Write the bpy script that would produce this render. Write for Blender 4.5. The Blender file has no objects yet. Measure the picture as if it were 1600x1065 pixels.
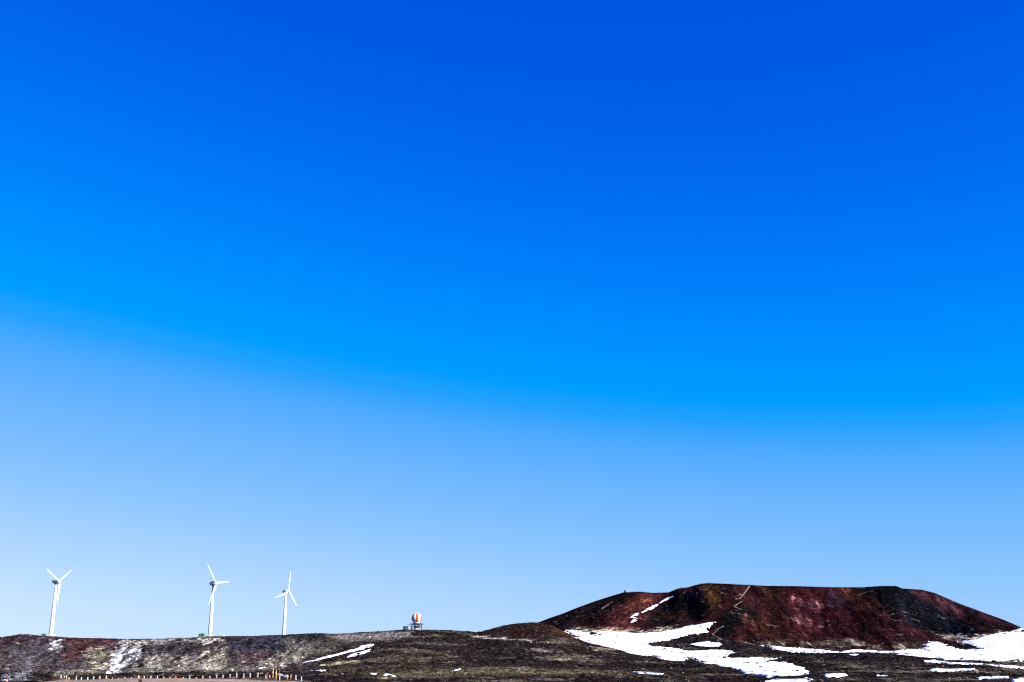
import bpy, bmesh, math, random
import numpy as np
from mathutils import Vector, Matrix

random.seed(7)
RNG = np.random.default_rng(11)
scene = bpy.context.scene
COL = scene.collection

# ------------------------------------------------------------------ camera
FPX = 1857.0                     # focal length in photo pixels (1600 wide)
PITCH = math.radians(15.53)
cam = bpy.data.objects.new('camera', bpy.data.cameras.new('camera'))
cam.data.sensor_width = 36.0
cam.data.lens = FPX / 1600.0 * 36.0
cam.data.clip_start = 0.5
cam.data.clip_end = 60000.0
cam.location = (0, 0, 0)
cam.rotation_euler = (math.pi / 2 + PITCH, 0, 0)
COL.objects.link(cam)
scene.camera = cam

# ------------------------------------------------------------------ sky and sun
EXPO = 1.1
SUN_AZ, SUN_EL = math.radians(120), math.radians(30)
world = bpy.data.worlds.new('World')
scene.world = world
world.use_nodes = True
wt = world.node_tree
sky = wt.nodes.new('ShaderNodeTexSky')
sky.sky_type = 'NISHITA'
sky.sun_disc = False
sky.sun_elevation = SUN_EL
sky.sun_rotation = SUN_AZ
sky.altitude = 300
sky.air_density = 1.0
sky.dust_density = 0.1
sky.ozone_density = 4.0


def lin(c):
    out = []
    for v in c:
        v /= 255.0
        out.append(v / 12.92 if v <= 0.04045 else ((v + 0.055) / 1.055) ** 2.4)
    return tuple(out) + (1.0,)


# the photograph's strong blue grade: sky radiance -> film colour
sep = wt.nodes.new('ShaderNodeSeparateColor')
mul = wt.nodes.new('ShaderNodeMath')
mul.operation = 'MULTIPLY'
mul.inputs[1].default_value = 0.1
ramp = wt.nodes.new('ShaderNodeValToRGB')
STOPS = [(1.30, (0, 82, 220)), (1.52, (0, 90, 227)), (1.76, (0, 104, 236)), (2.08, (0, 122, 248)),
         (2.45, (0, 140, 254)), (2.92, (0, 157, 255)), (3.12, (36, 162, 255)), (3.42, (80, 171, 255)),
         (3.85, (105, 180, 255)), (5.2, (145, 200, 255)), (6.0, (167, 210, 255)), (7.9, (201, 230, 255)),
         (10.0, (226, 243, 255))]
el = ramp.color_ramp.elements
while len(el) < len(STOPS):
    el.new(0.5)
for e, (v, c) in zip(el, STOPS):
    e.position = v * 0.1
for e, (v, c) in zip(el, STOPS):
    e.color = lin(c)
bg = wt.nodes['Background']
bg.inputs['Strength'].default_value = 2.0 ** -EXPO
wt.links.new(sky.outputs['Color'], sep.inputs['Color'])
wt.links.new(sep.outputs['Green'], mul.inputs[0])
wt.links.new(mul.outputs[0], ramp.inputs['Fac'])
wt.links.new(ramp.outputs['Color'], bg.inputs['Color'])

sun = bpy.data.objects.new('sun', bpy.data.lights.new('sun', 'SUN'))
sun.data.energy = 5.0
sun.data.angle = math.radians(0.53)
sun.data.color = (1.0, 0.94, 0.85)
SD = Vector((math.sin(SUN_AZ) * math.cos(SUN_EL), math.cos(SUN_AZ) * math.cos(SUN_EL), math.sin(SUN_EL)))
sun.rotation_euler = SD.to_track_quat('Z', 'Y').to_euler()
sun.location = (0, 0, 300)
COL.objects.link(sun)

vs = scene.view_settings
vs.view_transform = 'Standard'
vs.look = 'None'
vs.exposure = EXPO
vs.gamma = 1.0
vs.use_curve_mapping = False
scene.cycles.use_denoising = False
scene.cycles.filter_width = 1.1

# ------------------------------------------------------------------ helpers
CP, SP = math.cos(PITCH), math.sin(PITCH)


def ray(px, py):
    """direction of the sight line through a photo pixel: (azimuth, tan elevation)"""
    px, py = np.asarray(px, float), np.asarray(py, float)
    u, v = (px - 800.0) / FPX, (532.5 - py) / FPX
    x, y, z = u, CP - v * SP, SP + v * CP
    return np.arctan2(x, y), z / np.hypot(x, y)


def to_px(x, y, z):
    fwd = y * CP + z * SP
    up = -y * SP + z * CP
    fwd = np.where(fwd > 1e-3, fwd, 1e-3)
    return 800.0 + FPX * x / fwd, 532.5 - FPX * up / fwd


def _hash(ix, iy, seed):
    h = (ix.astype(np.int64) * 374761393 + iy.astype(np.int64) * 668265263 + seed * 1442695041) & 0xFFFFFFFF
    h = ((h ^ (h >> 13)) * 1274126177) & 0xFFFFFFFF
    h = h ^ (h >> 16)
    return (h & 0xFFFF).astype(np.float32) / 65535.0


def noise(x, y, seed=0):
    """value noise, -1..1"""
    ix, iy = np.floor(x), np.floor(y)
    fx, fy = (x - ix).astype(np.float32), (y - iy).astype(np.float32)
    fx, fy = fx * fx * (3 - 2 * fx), fy * fy * (3 - 2 * fy)
    ix, iy = ix.astype(np.int64), iy.astype(np.int64)
    a, b = _hash(ix, iy, seed), _hash(ix + 1, iy, seed)
    c, d = _hash(ix, iy + 1, seed), _hash(ix + 1, iy + 1, seed)
    return ((a + (b - a) * fx) * (1 - fy) + (c + (d - c) * fx) * fy) * 2 - 1


def fbm(x, y, seed=0, octaves=4, gain=0.5):
    s, amp, tot = 0.0, 1.0, 0.0
    for o in range(octaves):
        s = s + amp * noise(x * 2.03 ** o + o * 17.3, y * 2.03 ** o - o * 9.1, seed + o * 13)
        tot += amp
        amp *= gain
    return s / tot


def smooth01(t):
    t = np.clip(t, 0, 1)
    return t * t * (3 - 2 * t)


# ------------------------------------------------------------------ landforms
cols_px = np.concatenate([np.arange(-420, -24, 4.0), np.arange(-24, 1624, 1.25), np.arange(1624, 2024, 4.0)])
az_in, _ = ray(cols_px, np.full_like(cols_px, 1010.0))
az_out = np.linspace(az_in[-1], az_in[0] + 2 * math.pi, 62)[1:-1]
AZ = np.concatenate([az_in, az_out])
NIN = len(az_in)
ROWS = np.concatenate([[3, 25, 60, 100, 140, 170], np.arange(195, 330, 1.6), np.arange(330, 460, 1.8),
                       np.arange(460, 930, 2.1), np.arange(930, 1130, 2.6), np.arange(1130, 1580, 2.4),
                       np.arange(1580, 1800, 20), [1850, 1950, 2100, 2400, 2900, 3600, 5000, 8000, 13000, 22000, 38000]]).astype(float)
NR, NC = len(ROWS), len(AZ)
AZW = np.where(AZ > math.pi, AZ - 2 * math.pi, AZ)


def curve(pts):
    """control points (px, py, distance) -> height and distance over all azimuths"""
    p = np.array(pts, float)
    a, t = ray(p[:, 0], p[:, 1])
    o = np.argsort(a)
    a, t, d = a[o], t[o], p[o, 2]
    dd = np.interp(AZW, a, d)
    return np.interp(AZW, a, t) * dd, dd


def profile(knots):
    """knots: list of (z[NC], d[NC]) with rising d -> z over the grid"""
    Z = np.empty((NR, NC))
    kd = np.array([k[1] for k in knots])
    kz = np.array([k[0] for k in knots])
    for j in range(NC):
        Z[:, j] = np.interp(ROWS, kd[:, j], kz[:, j])
    return Z


def smooth_cols(Z, n):
    k = np.hanning(n + 2)[1:-1]
    k /= k.sum()
    P = np.pad(Z, ((n // 2, n // 2), (0, 0)), mode='edge')
    out = np.zeros_like(Z)
    for i in range(n):
        out += k[i] * P[i:i + NR]
    return out


flat = lambda z, d: (np.full(NC, float(z)), np.full(NC, float(d)))
k_near = flat(-2.25, 3)
k_220 = flat(-2.25, 215)
k_edge = curve([(-400, 1067, 235), (0, 1064.5, 252), (60, 1063, 270), (120, 1060, 310), (200, 1057.5, 332), (280, 1057.5, 335),
                (360, 1060, 325), (440, 1063.5, 300), (500, 1065, 300), (760, 1060, 320), (1000, 1059, 330),
                (1300, 1060, 330), (1600, 1062, 320), (2000, 1062, 320)])
k_450 = curve([(0, 1056, 400), (200, 1054, 410), (400, 1054.5, 415), (500, 1054, 430), (760, 1052, 450), (1000, 1051, 450),
               (1300, 1052, 450), (1600, 1053, 450)])
k_600 = curve([(0, 1048, 520), (200, 1050, 520), (400, 1047, 530), (500, 1043, 560), (760, 1041, 600), (1000, 1041, 600),
               (1300, 1043, 600), (1600, 1045, 600)])
SIL = [(-420, 1003), (-200, 999), (0, 995), (15, 992.5), (30, 990.5), (45, 990), (60, 992), (80, 993), (110, 995), (150, 996), (200, 997),
       (250, 997), (300, 995), (330, 993), (400, 992.5), (445, 990.5), (480, 988.5), (500, 988), (520, 989)]
crestN = curve([(x, y, float(np.interp(x, [450, 520], [918, 945]))) for x, y in SIL] + [
    (560, 987, 970), (600, 984.5, 990), (632, 982.3, 1000), (650, 982.8, 1000), (700, 983.5, 1005), (730, 985.5, 1010), (745, 987.3, 1012),
    (760, 984, 1020), (783, 977, 1030), (800, 974, 1040), (830, 971, 1040), (842, 971.5, 1030), (860, 976, 1000), (880, 984.5, 960),
    (903, 995, 920), (920, 1003, 890), (945, 1009, 870), (967, 1014, 860), (990, 1020, 840), (1040, 1029, 800),
    (1100, 1039, 740), (1165, 1054, 680), (1300, 1066, 680), (2000, 1070, 680)])
mixk = lambda a, b, fd, fz: (a[0] + (b[0] - a[0]) * fz, a[1] + (b[1] - a[1]) * fd)
drop = np.interp(AZW, ray([380, 435, 455, 520, 735, 760, 2000], [985] * 7)[0], [0.4, 2.4, 2.4, 0.4, 0.4, 7.0, 7.0])
N = profile([k_near, k_220, k_edge, k_450, k_600, mixk(k_600, crestN, .30, .20), mixk(k_600, crestN, .62, .60),
             mixk(k_600, crestN, .86, .90), crestN, (crestN[0] - drop, crestN[1] + 70),
             (crestN[0] * .8 - drop - 4, crestN[1] + 500), flat(-6, 2600), flat(-8, 40000)])
b_800 = curve([(0, 1050, 800), (700, 1032, 800), (1000, 1029, 800), (1100, 1032, 800), (1300, 1035, 800), (1450, 1037, 800), (1600, 1040, 800), (1900, 1040, 800)])
b_1000 = curve([(0, 1045, 1000), (700, 1022, 1000), (900, 1008, 1000), (1000, 1010, 1000), (1100, 1013, 1000), (1300, 1022, 1000), (1450, 1027, 1000),
                (1600, 1027, 1000), (1900, 1022, 1000)])
b_foot = curve([(0, 1040, 1180), (700, 1010, 1180), (890, 985, 1180), (1000, 987, 1180), (1060, 984, 1180), (1118, 985, 1180), (1180, 1003, 1180),
                (1300, 1012, 1180), (1400, 1013, 1180), (1500, 1001, 1180), (1560, 990, 1180), (1600, 983.5, 1180), (1750, 972, 1180), (2000, 968, 1180)])
B = profile([k_near, k_220, k_edge, k_450, k_600, b_800, b_1000, b_foot, (b_foot[0] + 2, b_foot[1] + 120),
             (b_foot[0] * .9, b_foot[1] + 500), flat(-6, 2700), flat(-8, 40000)])
HILL = [(500, 1040, 1350), (650, 1015, 1350), (720, 995, 1360), (760, 983, 1400), (800, 976, 1420), (842, 971, 1440), (860, 964, 1450), (880, 957, 1455),
        (905, 947, 1460), (930, 938, 1465), (955, 930, 1470), (975, 924, 1480), (1000, 923, 1490), (1020, 925, 1500), (1045, 924, 1500),
        (1060, 918, 1480), (1075, 916, 1465), (1095, 910.5, 1445), (1105, 909.5, 1440), (1140, 911, 1440), (1200, 914, 1460),
        (1250, 914.5, 1480), (1300, 916, 1490), (1350, 916, 1480), (1375, 914, 1470), (1400, 914, 1460), (1410, 918, 1465),
        (1440, 920, 1490), (1460, 925, 1490), (1500, 942, 1470), (1540, 957, 1450), (1570, 968, 1430), (1600, 981, 1400),
        (1700, 1020, 1380), (2000, 1046, 1380)]
crestF = curve(HILL)
pf = lambda xs, ys: np.interp(AZW, ray(xs, [950] * len(xs))[0], ys)
f1 = pf([700, 842, 960, 1000, 1035, 1075, 1110, 1150, 1200, 1260, 1330, 1380, 1430, 1480, 1530, 1600],
        [.30, .22, .28, .26, .20, .24, .37, .36, .30, .22, .25, .33, .22, .16, .30, .35])
f2 = pf([700, 842, 960, 1000, 1035, 1075, 1110, 1150, 1200, 1260, 1330, 1380, 1430, 1480, 1530, 1600],
        [.68, .60, .66, .63, .55, .61, .75, .74, .70, .62, .66, .72, .62, .55, .66, .7])
foot = (b_foot[0] - 3, b_foot[1] - 45)
F = profile([flat(-60, 3), (foot[0] - 40, foot[1] - 200), foot, mixk(foot, crestF, .36, f1), mixk(foot, crestF, .70, f2), mixk(foot, crestF, .9, .93),
             crestF, (crestF[0] - 3, crestF[1] + 90), (crestF[0] * .5, crestF[1] + 400), flat(-20, 2700), flat(-20, 40000)])
N, B, F = smooth_cols(N, 5), smooth_cols(B, 9), smooth_cols(F, 11)
ID = np.argmax(np.stack([N, B, F]), axis=0)
Z = np.maximum(np.maximum(N, B), F)

AA, DD = np.meshgrid(AZ, ROWS)
X, Y = DD * np.sin(AA), DD * np.cos(AA)
side = smooth01((np.abs(np.where(AA > math.pi, AA - 2 * math.pi, AA)) - math.radians(34)) / math.radians(30))
Z = Z * (1 - side) + (-2.3) * side
PX0, PY0 = to_px(X, Y, Z)

# relief: rolling swells, hummocks, boulders and rills, in metres
edge_d = k_edge[1][None, :]
pad = (smooth01((edge_d - DD) / 12.0)) * smooth01((500 - PX0) / 40.0)
near = smooth01((DD - 190) / 40) * smooth01((2200 - DD) / 400)
rough = np.where(ID == 0, 1.0 - .7 * smooth01((DD - crestN[1][None, :] + 50) / 50), np.where(ID == 1, 1.0, 0.5 - .3 * smooth01((DD - crestF[1][None, :] + 60) / 60))) * (1 - 0.9 * pad) * near
ZS = Z + rough * (0.75 * fbm(X / 52, Y / 52, 1, 2) + 0.3 * fbm(X / 15, Y / 15, 5, 2))
crag = 0.6 + 0.8 * smooth01(fbm(X / 60, Y / 60, 3, 3) + .4)
Z = Z + rough * (0.75 * fbm(X / 52, Y / 52, 1, 2) + 0.60 * fbm(X / 15, Y / 15, 5, 2)
                 + crag * (0.50 * (0.5 - np.abs(noise(X / 4.9, Y / 11.0, 9))) + 0.40 * noise(X / 2.2, Y / 6.5, 19)))
leanp = PX0 + (DD - 1300) * np.interp(PX0, [900, 1150, 1250, 1450], [-.25, 0, .18, .32])
rill = noise(leanp / 9.0 + 2.5 * noise(X / 40, Y / 40, 31), DD / 130.0, 33) * 0.6 + noise(leanp / 3.5 + 1.5 * noise(X / 30, Y / 30, 37), DD / 70.0, 35) * 0.3
Z = Z + np.where(ID == 2, rill * 1.3, 0) * near * smooth01((crestF[1][None, :] - DD) / 60)
leftbluff = smooth01((520 - PX0) / 60) * smooth01((DD - 520) / 50) * smooth01((905 - DD) / 50) * (ID == 0)
slant = PX0 + (DD - 650) * -0.22
Z = Z + leftbluff * 0.9 * (np.abs(noise(slant / 13.0 + noise(X / 30, Y / 30, 41), DD / 160., 43)) - 0.4)
PX, PY = to_px(X, Y, Z)


def hit(px, py):
    """first ground point met by the sight line through a photo pixel (used to survey positions)"""
    a, t = ray(px, py)
    j = int(np.searchsorted(AZ[:NIN], a))
    j = min(max(j, 1), NIN - 1)
    w = (a - AZ[j - 1]) / (AZ[j] - AZ[j - 1])
    col = Z[:, j - 1] * (1 - w) + Z[:, j] * w
    te = col / ROWS
    ok = np.where((te >= t) & (ROWS > 150))[0]
    i = ok[0] if len(ok) else int(np.argmax(np.where(ROWS < 1700, te, -9)))
    return ground(ROWS[i], a)


def ground(d, a):
    j = min(max(int(np.searchsorted(AZ[:NIN], a)), 1), NIN - 1)
    i = min(max(int(np.searchsorted(ROWS, d)), 1), NR - 1)
    w, v = (a - AZ[j - 1]) / (AZ[j] - AZ[j - 1]), (d - ROWS[i - 1]) / (ROWS[i] - ROWS[i - 1])
    z = (Z[i - 1, j - 1] * (1 - w) + Z[i - 1, j] * w) * (1 - v) + (Z[i, j - 1] * (1 - w) + Z[i, j] * w) * v
    return Vector((d * math.sin(a), d * math.cos(a), float(z)))


def at(px, d, py=1000):
    a, _ = ray(px, py)
    return ground(d, float(a))


# ------------------------------------------------------------------ rock colours of the ground; left-facing hill slopes also hold painted shade
def poly_sd(px, py, poly):
    """signed distance to a polygon in the survey plane, positive inside"""
    p = np.array(poly, float)
    q = np.roll(p, -1, axis=0)
    best = np.full(px.shape, 1e9)
    inside = np.zeros(px.shape, bool)
    for (x1, y1), (x2, y2) in zip(p, q):
        dx, dy = x2 - x1, y2 - y1
        t = np.clip(((px - x1) * dx + (py - y1) * dy) / (dx * dx + dy * dy + 1e-9), 0, 1)
        best = np.minimum(best, np.hypot(px - x1 - t * dx, py - y1 - t * dy))
        c = ((y1 > py) != (y2 > py)) & (px < (x2 - x1) * (py - y1) / (y2 - y1 + 1e-12) + x1)
        inside ^= c
    return np.where(inside, best, -best)


def line_sd(px, py, pts, w):
    best = np.full(px.shape, 1e9)
    for (x1, y1), (x2, y2) in zip(pts[:-1], pts[1:]):
        dx, dy = x2 - x1, y2 - y1
        t = np.clip(((px - x1) * dx + (py - y1) * dy) / (dx * dx + dy * dy + 1e-9), 0, 1)
        best = np.minimum(best, np.hypot(px - x1 - t * dx, py - y1 - t * dy))
    return w - best


C = np.empty((NR, NC, 3), np.float32)
C[ID == 0] = (0.043, 0.030, 0.028)
C[ID == 1] = (0.039, 0.028, 0.028)
C[ID == 2] = (0.052, 0.015, 0.018)
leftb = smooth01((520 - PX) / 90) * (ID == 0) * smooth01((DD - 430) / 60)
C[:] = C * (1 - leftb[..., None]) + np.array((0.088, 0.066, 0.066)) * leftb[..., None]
C[:] = C * (1 - pad[..., None]) + np.array((0.27, 0.195, 0.14)) * pad[..., None]
wx = PX + 7 * fbm(X / 14, Y / 14, 51, 3) + 3 * noise(X / 2.5, Y / 2.5, 52)
wy = PY + 3.0 * fbm(X / 14, Y / 14, 53, 3) + 1.6 * noise(X / 2.5, Y / 2.5, 54)
# thin pale gravel lying in hollows of the dark ground
hollow = smooth01((fbm(X / 34, Y / 34, 61, 4, .6) - 0.16) / 0.25)
m = np.where(ID == 1, 1.0, np.where((ID == 0) & (PX > 470), 0.9, 0.0)) * hollow * smooth01((DD - 200) / 60) * 0.75
C[:] = C * (1 - m[..., None]) + np.array((0.24, 0.195, 0.125)) * m[..., None]
dark = smooth01((fbm(X / 45, Y / 45, 67, 3, .6) - 0.05) / 0.3) * (ID == 1) * 0.6
C[:] = C * (1 - dark[..., None]) + np.array((0.012, 0.012, 0.016)) * dark[..., None]

PATCH = [  # land (0 ridge, 1 plain, 2 hill), polygon, colour, strength, softness
    (0, [(0, 990), (60, 988), (110, 993), (190, 995), (180, 1008), (100, 1006), (0, 1005)], (.055, .028, .034), .9, 3),
    (0, [(100, 1000), (185, 999), (180, 1012), (150, 1015), (120, 1032), (92, 1032), (105, 1010)], (.095, .04, .036), .75, 6),
    (0, [(20, 1003), (80, 1000), (92, 1040), (20, 1046)], (.10, .094, .10), .6, 6),
    (0, [(80, 998), (92, 996), (98, 1012), (88, 1016)], (.40, .38, .38), .7, 2),
    (0, [(132, 1018), (155, 1011), (171, 1014), (168, 1050), (120, 1056), (78, 1059), (85, 1051), (130, 1035)], (.24, .21, .14), .8, 4),
    (0, [(85, 1041), (138, 1034), (142, 1042), (100, 1048)], (.055, .045, .055), .8, 3),
    (0, [(172, 1018), (185, 1009), (215, 1009), (226, 1014), (212, 1030), (192, 1042), (182, 1053), (169, 1053), (173, 1035)], (.30, .29, .28), .9, 3),
    (0, [(174, 1032), (186, 1013), (196, 1012), (187, 1040), (172, 1044)], (.40, .39, .38), .9, 3),
    (0, [(190, 1040), (205, 1024), (223, 1015), (218, 1028), (204, 1038)], (.40, .39, .38), .9, 3),
    (0, [(170, 1048), (184, 1044), (186, 1052), (170, 1054)], (.46, .46, .44), .9, 2.5),
    (0, [(180, 1001), (235, 998), (320, 997), (347, 998), (330, 1003), (235, 1005), (215, 1009), (183, 1008)], (.33, .30, .24), .8, 2.5),
    (0, [(226, 1007), (310, 1002), (305, 1019), (240, 1021)], (.04, .032, .04), .9, 4),
    (0, [(198, 1051), (230, 1025), (270, 1020), (300, 1030), (330, 1020), (345, 1022), (352, 1047), (270, 1051)], (.25, .225, .17), .75, 5),
    (0, [(308, 1022), (345, 1009), (357, 1016), (347, 1046), (312, 1046)], (.24, .22, .16), .7, 5),
    (0, [(345, 994), (480, 988), (520, 988), (500, 1006), (430, 1017), (365, 1013)], (.034, .034, .046), .9, 3),
    (0, [(378, 1018), (422, 1014), (424, 1036), (378, 1040)], (.08, .042, .05), .8, 5),
    (0, [(398, 1037), (470, 1014), (505, 1008), (530, 1014), (470, 1030), (430, 1042), (340, 1051), (362, 1042)], (.20, .185, .135), .8, 4),
    (0, [(510, 991), (575, 987), (645, 984), (645, 995), (600, 999), (540, 1001)], (.27, .24, .21), .8, 3),
    (0, [(440, 1002), (560, 996), (560, 1006), (450, 1016)], (.17, .15, .12), .6, 5),
    (0, [(90, 1059), (200, 1051), (330, 1050), (480, 1046), (520, 1066), (440, 1063), (360, 1060), (280, 1057.5), (200, 1057.5)], (.045, .026, .026), .95, 2),
    (0, [(0, 1052), (52, 1050), (44, 1062), (0, 1064)], (.36, .37, .39), .7, 4),
    (0, [(500, 1037), (556, 1031), (562, 1034), (500, 1041)], (.36, .31, .17), .85, 1.5),
    (0, [(500, 1045), (560, 1040), (575, 1046), (520, 1054)], (.20, .165, .10), .7, 4),
    (0, [(600, 1026), (650, 1024), (680, 1040), (640, 1050), (600, 1038)], (.10, .055, .035), .6, 8),
    (0, [(650, 1001), (690, 1003), (730, 1006), (690, 1009), (650, 1004)], (.24, .21, .16), .7, 3),
    (0, [(600, 1024), (650, 1016), (655, 1020), (610, 1028)], (.2, .165, .12), .6, 4),
    (1, [(715, 1047), (760, 1043), (840, 1042), (920, 1043), (1000, 1048), (1100, 1055), (1090, 1060), (940, 1057), (740, 1053)], (.25, .20, .10), .8, 4),
    (0, [(560, 1049), (620, 1045), (700, 1043), (800, 1042), (920, 1046), (900, 1056), (740, 1055), (600, 1060)], (.22, .18, .095), .7, 5),
    (1, [(550, 1049), (620, 1045), (700, 1043), (800, 1042), (760, 1055), (600, 1060)], (.22, .18, .095), .7, 5),
    (0, [(738, 992), (790, 994.5), (835, 999), (830, 1001), (790, 998), (738, 996)], (.42, .37, .28), .8, 1.5),
    (0, [(815, 1011), (850, 1014), (880, 1018), (845, 1017)], (.36, .31, .22), .8, 2),
    (0, [(915, 1010), (965, 1012), (965, 1016), (930, 1014)], (.36, .31, .2), .8, 1.5),
    (0, [(850, 1027), (890, 1027), (890, 1030), (850, 1030)], (.33, .29, .19), .8, 2),
    (0, [(745, 990), (783, 977), (800, 973), (845, 970), (872, 979), (908, 996), (835, 995), (760, 993)], (.055, .027, .02), .9, 2),
    (0, [(852, 974), (882, 983), (915, 1001), (890, 996), (866, 984)], (.15, .065, .03), .8, 3),
    (1, [(1300, 1040), (1330, 1036), (1420, 1047), (1460, 1047), (1440, 1051), (1390, 1052)], (.27, .22, .13), .7, 3),
    (1, [(1560, 1040), (1600, 1046), (1600, 1052), (1570, 1048)], (.3, .26, .18), .7, 3),
    (1, [(1475, 1052), (1510, 1056), (1530, 1064), (1500, 1062)], (.25, .22, .13), .7, 3),
    (1, [(1030, 994), (1110, 985), (1150, 1000), (1180, 1012), (1120, 1012), (1040, 1006)], (.018, .014, .018), .8, 3),
    (1, [(1190, 1012), (1330, 1020), (1440, 1026), (1440, 1034), (1330, 1030), (1200, 1024)], (.024, .014, .018), .8, 3),
    (1, [(895, 980), (1010, 984), (1062, 976), (1062, 983), (1010, 989), (895, 986)], (.32, .28, .18), .9, 2),
    (2, [(895, 979), (1010, 983), (1062, 976), (1062, 984), (1010, 990), (895, 987)], (.32, .28, .18), .85, 2),
    (2, [(1178, 1002), (1232, 1000), (1228, 1010), (1192, 1008)], (.29, .24, .15), .9, 2),
    (1, [(1178, 1002), (1232, 1000), (1228, 1010), (1192, 1008)], (.29, .24, .15), .9, 2),
    (2, [(1250, 1003), (1305, 998), (1342, 1001), (1372, 1008), (1442, 1003), (1452, 1012), (1420, 1013), (1340, 1010), (1250, 1008)], (.27, .22, .15), .8, 3),
    (1, [(1305, 998), (1342, 1001), (1372, 1008), (1442, 1003), (1452, 1012), (1420, 1013), (1300, 1010)], (.26, .21, .14), .8, 3),
    (1, [(1240, 1009), (1330, 1010), (1400, 1012), (1440, 1013), (1400, 1016), (1300, 1017)], (.10, .045, .05), .8, 2),
    (2, [(840, 975), (900, 948), (975, 922), (985, 938), (930, 965), (880, 987)], (.018, .011, .014), .85, 5),  # left-facing slope: dark scoria with its shade added to the colour
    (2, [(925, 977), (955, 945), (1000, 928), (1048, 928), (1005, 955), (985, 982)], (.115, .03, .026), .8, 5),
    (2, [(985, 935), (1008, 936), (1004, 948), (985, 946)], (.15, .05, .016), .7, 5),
    (2, [(1008, 977), (1030, 945), (1055, 922), (1092, 922), (1112, 950), (1085, 965), (1062, 976)], (.009, .008, .010), .95, 4),  # left flank of the spur: dark rock, painted blacker to carry its shade
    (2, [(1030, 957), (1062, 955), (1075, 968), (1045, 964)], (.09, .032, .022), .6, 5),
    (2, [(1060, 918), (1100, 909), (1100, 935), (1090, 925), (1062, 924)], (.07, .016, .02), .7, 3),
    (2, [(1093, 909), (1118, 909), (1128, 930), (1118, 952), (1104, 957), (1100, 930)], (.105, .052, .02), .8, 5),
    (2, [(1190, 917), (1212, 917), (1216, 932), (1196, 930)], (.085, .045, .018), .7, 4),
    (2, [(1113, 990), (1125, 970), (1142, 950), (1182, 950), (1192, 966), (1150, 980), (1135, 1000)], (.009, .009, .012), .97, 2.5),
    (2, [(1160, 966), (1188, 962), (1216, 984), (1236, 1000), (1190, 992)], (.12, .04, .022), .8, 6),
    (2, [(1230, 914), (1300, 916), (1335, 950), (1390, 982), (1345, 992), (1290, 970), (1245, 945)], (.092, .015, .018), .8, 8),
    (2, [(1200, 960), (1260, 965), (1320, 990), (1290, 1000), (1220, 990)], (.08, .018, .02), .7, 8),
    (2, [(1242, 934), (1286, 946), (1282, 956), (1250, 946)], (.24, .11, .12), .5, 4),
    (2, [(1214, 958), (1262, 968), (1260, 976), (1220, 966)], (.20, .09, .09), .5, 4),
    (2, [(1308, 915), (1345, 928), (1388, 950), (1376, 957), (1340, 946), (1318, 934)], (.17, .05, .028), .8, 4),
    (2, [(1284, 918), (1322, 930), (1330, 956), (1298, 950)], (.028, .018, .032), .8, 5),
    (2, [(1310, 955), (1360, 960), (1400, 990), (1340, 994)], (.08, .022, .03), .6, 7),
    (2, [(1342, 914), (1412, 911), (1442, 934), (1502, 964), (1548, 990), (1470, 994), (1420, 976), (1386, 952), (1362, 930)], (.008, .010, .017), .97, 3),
    (2, [(1412, 914), (1452, 922), (1522, 948), (1605, 985), (1552, 988), (1500, 966), (1440, 936)], (.062, .022, .032), .9, 3),
    (2, [(1425, 925), (1460, 933), (1500, 955), (1480, 952)], (.14, .055, .05), .5, 4),
    (2, [(1462, 990), (1532, 996), (1515, 1003), (1488, 1002)], (.34, .275, .18), .95, 2),
    (1, [(1462, 990), (1532, 996), (1515, 1003), (1488, 1002)], (.34, .275, .18), .95, 2),
    (2, [(1526, 990), (1562, 984), (1568, 990), (1534, 998)], (.30, .25, .17), .85, 3),
    (1, [(1526, 990), (1562, 984), (1568, 990), (1534, 998)], (.30, .25, .17), .85, 3),
    (2, [(1400, 990), (1452, 1000), (1532, 1013), (1450, 1010)], (.05, .018, .022), .8, 3),
]
# streaks of scree drawn out down the fall line
lean = np.interp(PX, [900, 1150, 1250, 1450], [-.25, 0, .18, .32])
fall = fbm((PX + (DD - 1300) * lean) / 8.0 + 1.2 * noise(X / 20, Y / 20, 70), DD / 60.0, 71, 4, .65)
fall3 = fbm((PX + (DD - 1300) * lean) / 26.0 + .5 * noise(X / 40, Y / 40, 78), DD / 260.0, 79, 3, .55)
fall2 = fbm((PX + (DD - 1300) * lean * 1.3) / 2.6, DD / 26.0, 77, 3, .6)
sl = fbm(slant / 6.0 + noise(X / 14, Y / 14, 72), DD / 50.0, 73, 3, .6)
blot = fbm(X / 9, Y / 9, 75, 4, .7)
mott = np.where(ID == 2, .6 * fall + .6 * blot, 1.0 * sl * leftbluff + .6 * blot)
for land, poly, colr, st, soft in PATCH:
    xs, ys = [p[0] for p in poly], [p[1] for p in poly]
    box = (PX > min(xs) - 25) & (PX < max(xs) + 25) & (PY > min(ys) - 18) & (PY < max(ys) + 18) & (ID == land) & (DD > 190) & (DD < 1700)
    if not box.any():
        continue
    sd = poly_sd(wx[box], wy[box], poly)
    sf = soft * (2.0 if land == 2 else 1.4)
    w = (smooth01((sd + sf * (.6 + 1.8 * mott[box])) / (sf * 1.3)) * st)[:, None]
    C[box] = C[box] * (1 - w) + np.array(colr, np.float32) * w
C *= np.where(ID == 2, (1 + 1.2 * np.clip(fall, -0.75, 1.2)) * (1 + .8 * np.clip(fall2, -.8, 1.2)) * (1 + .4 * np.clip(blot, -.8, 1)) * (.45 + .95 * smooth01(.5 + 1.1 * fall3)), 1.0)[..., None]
C *= (1 + 1.1 * leftbluff * np.clip(sl, -0.85, 1.2))[..., None]
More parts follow.
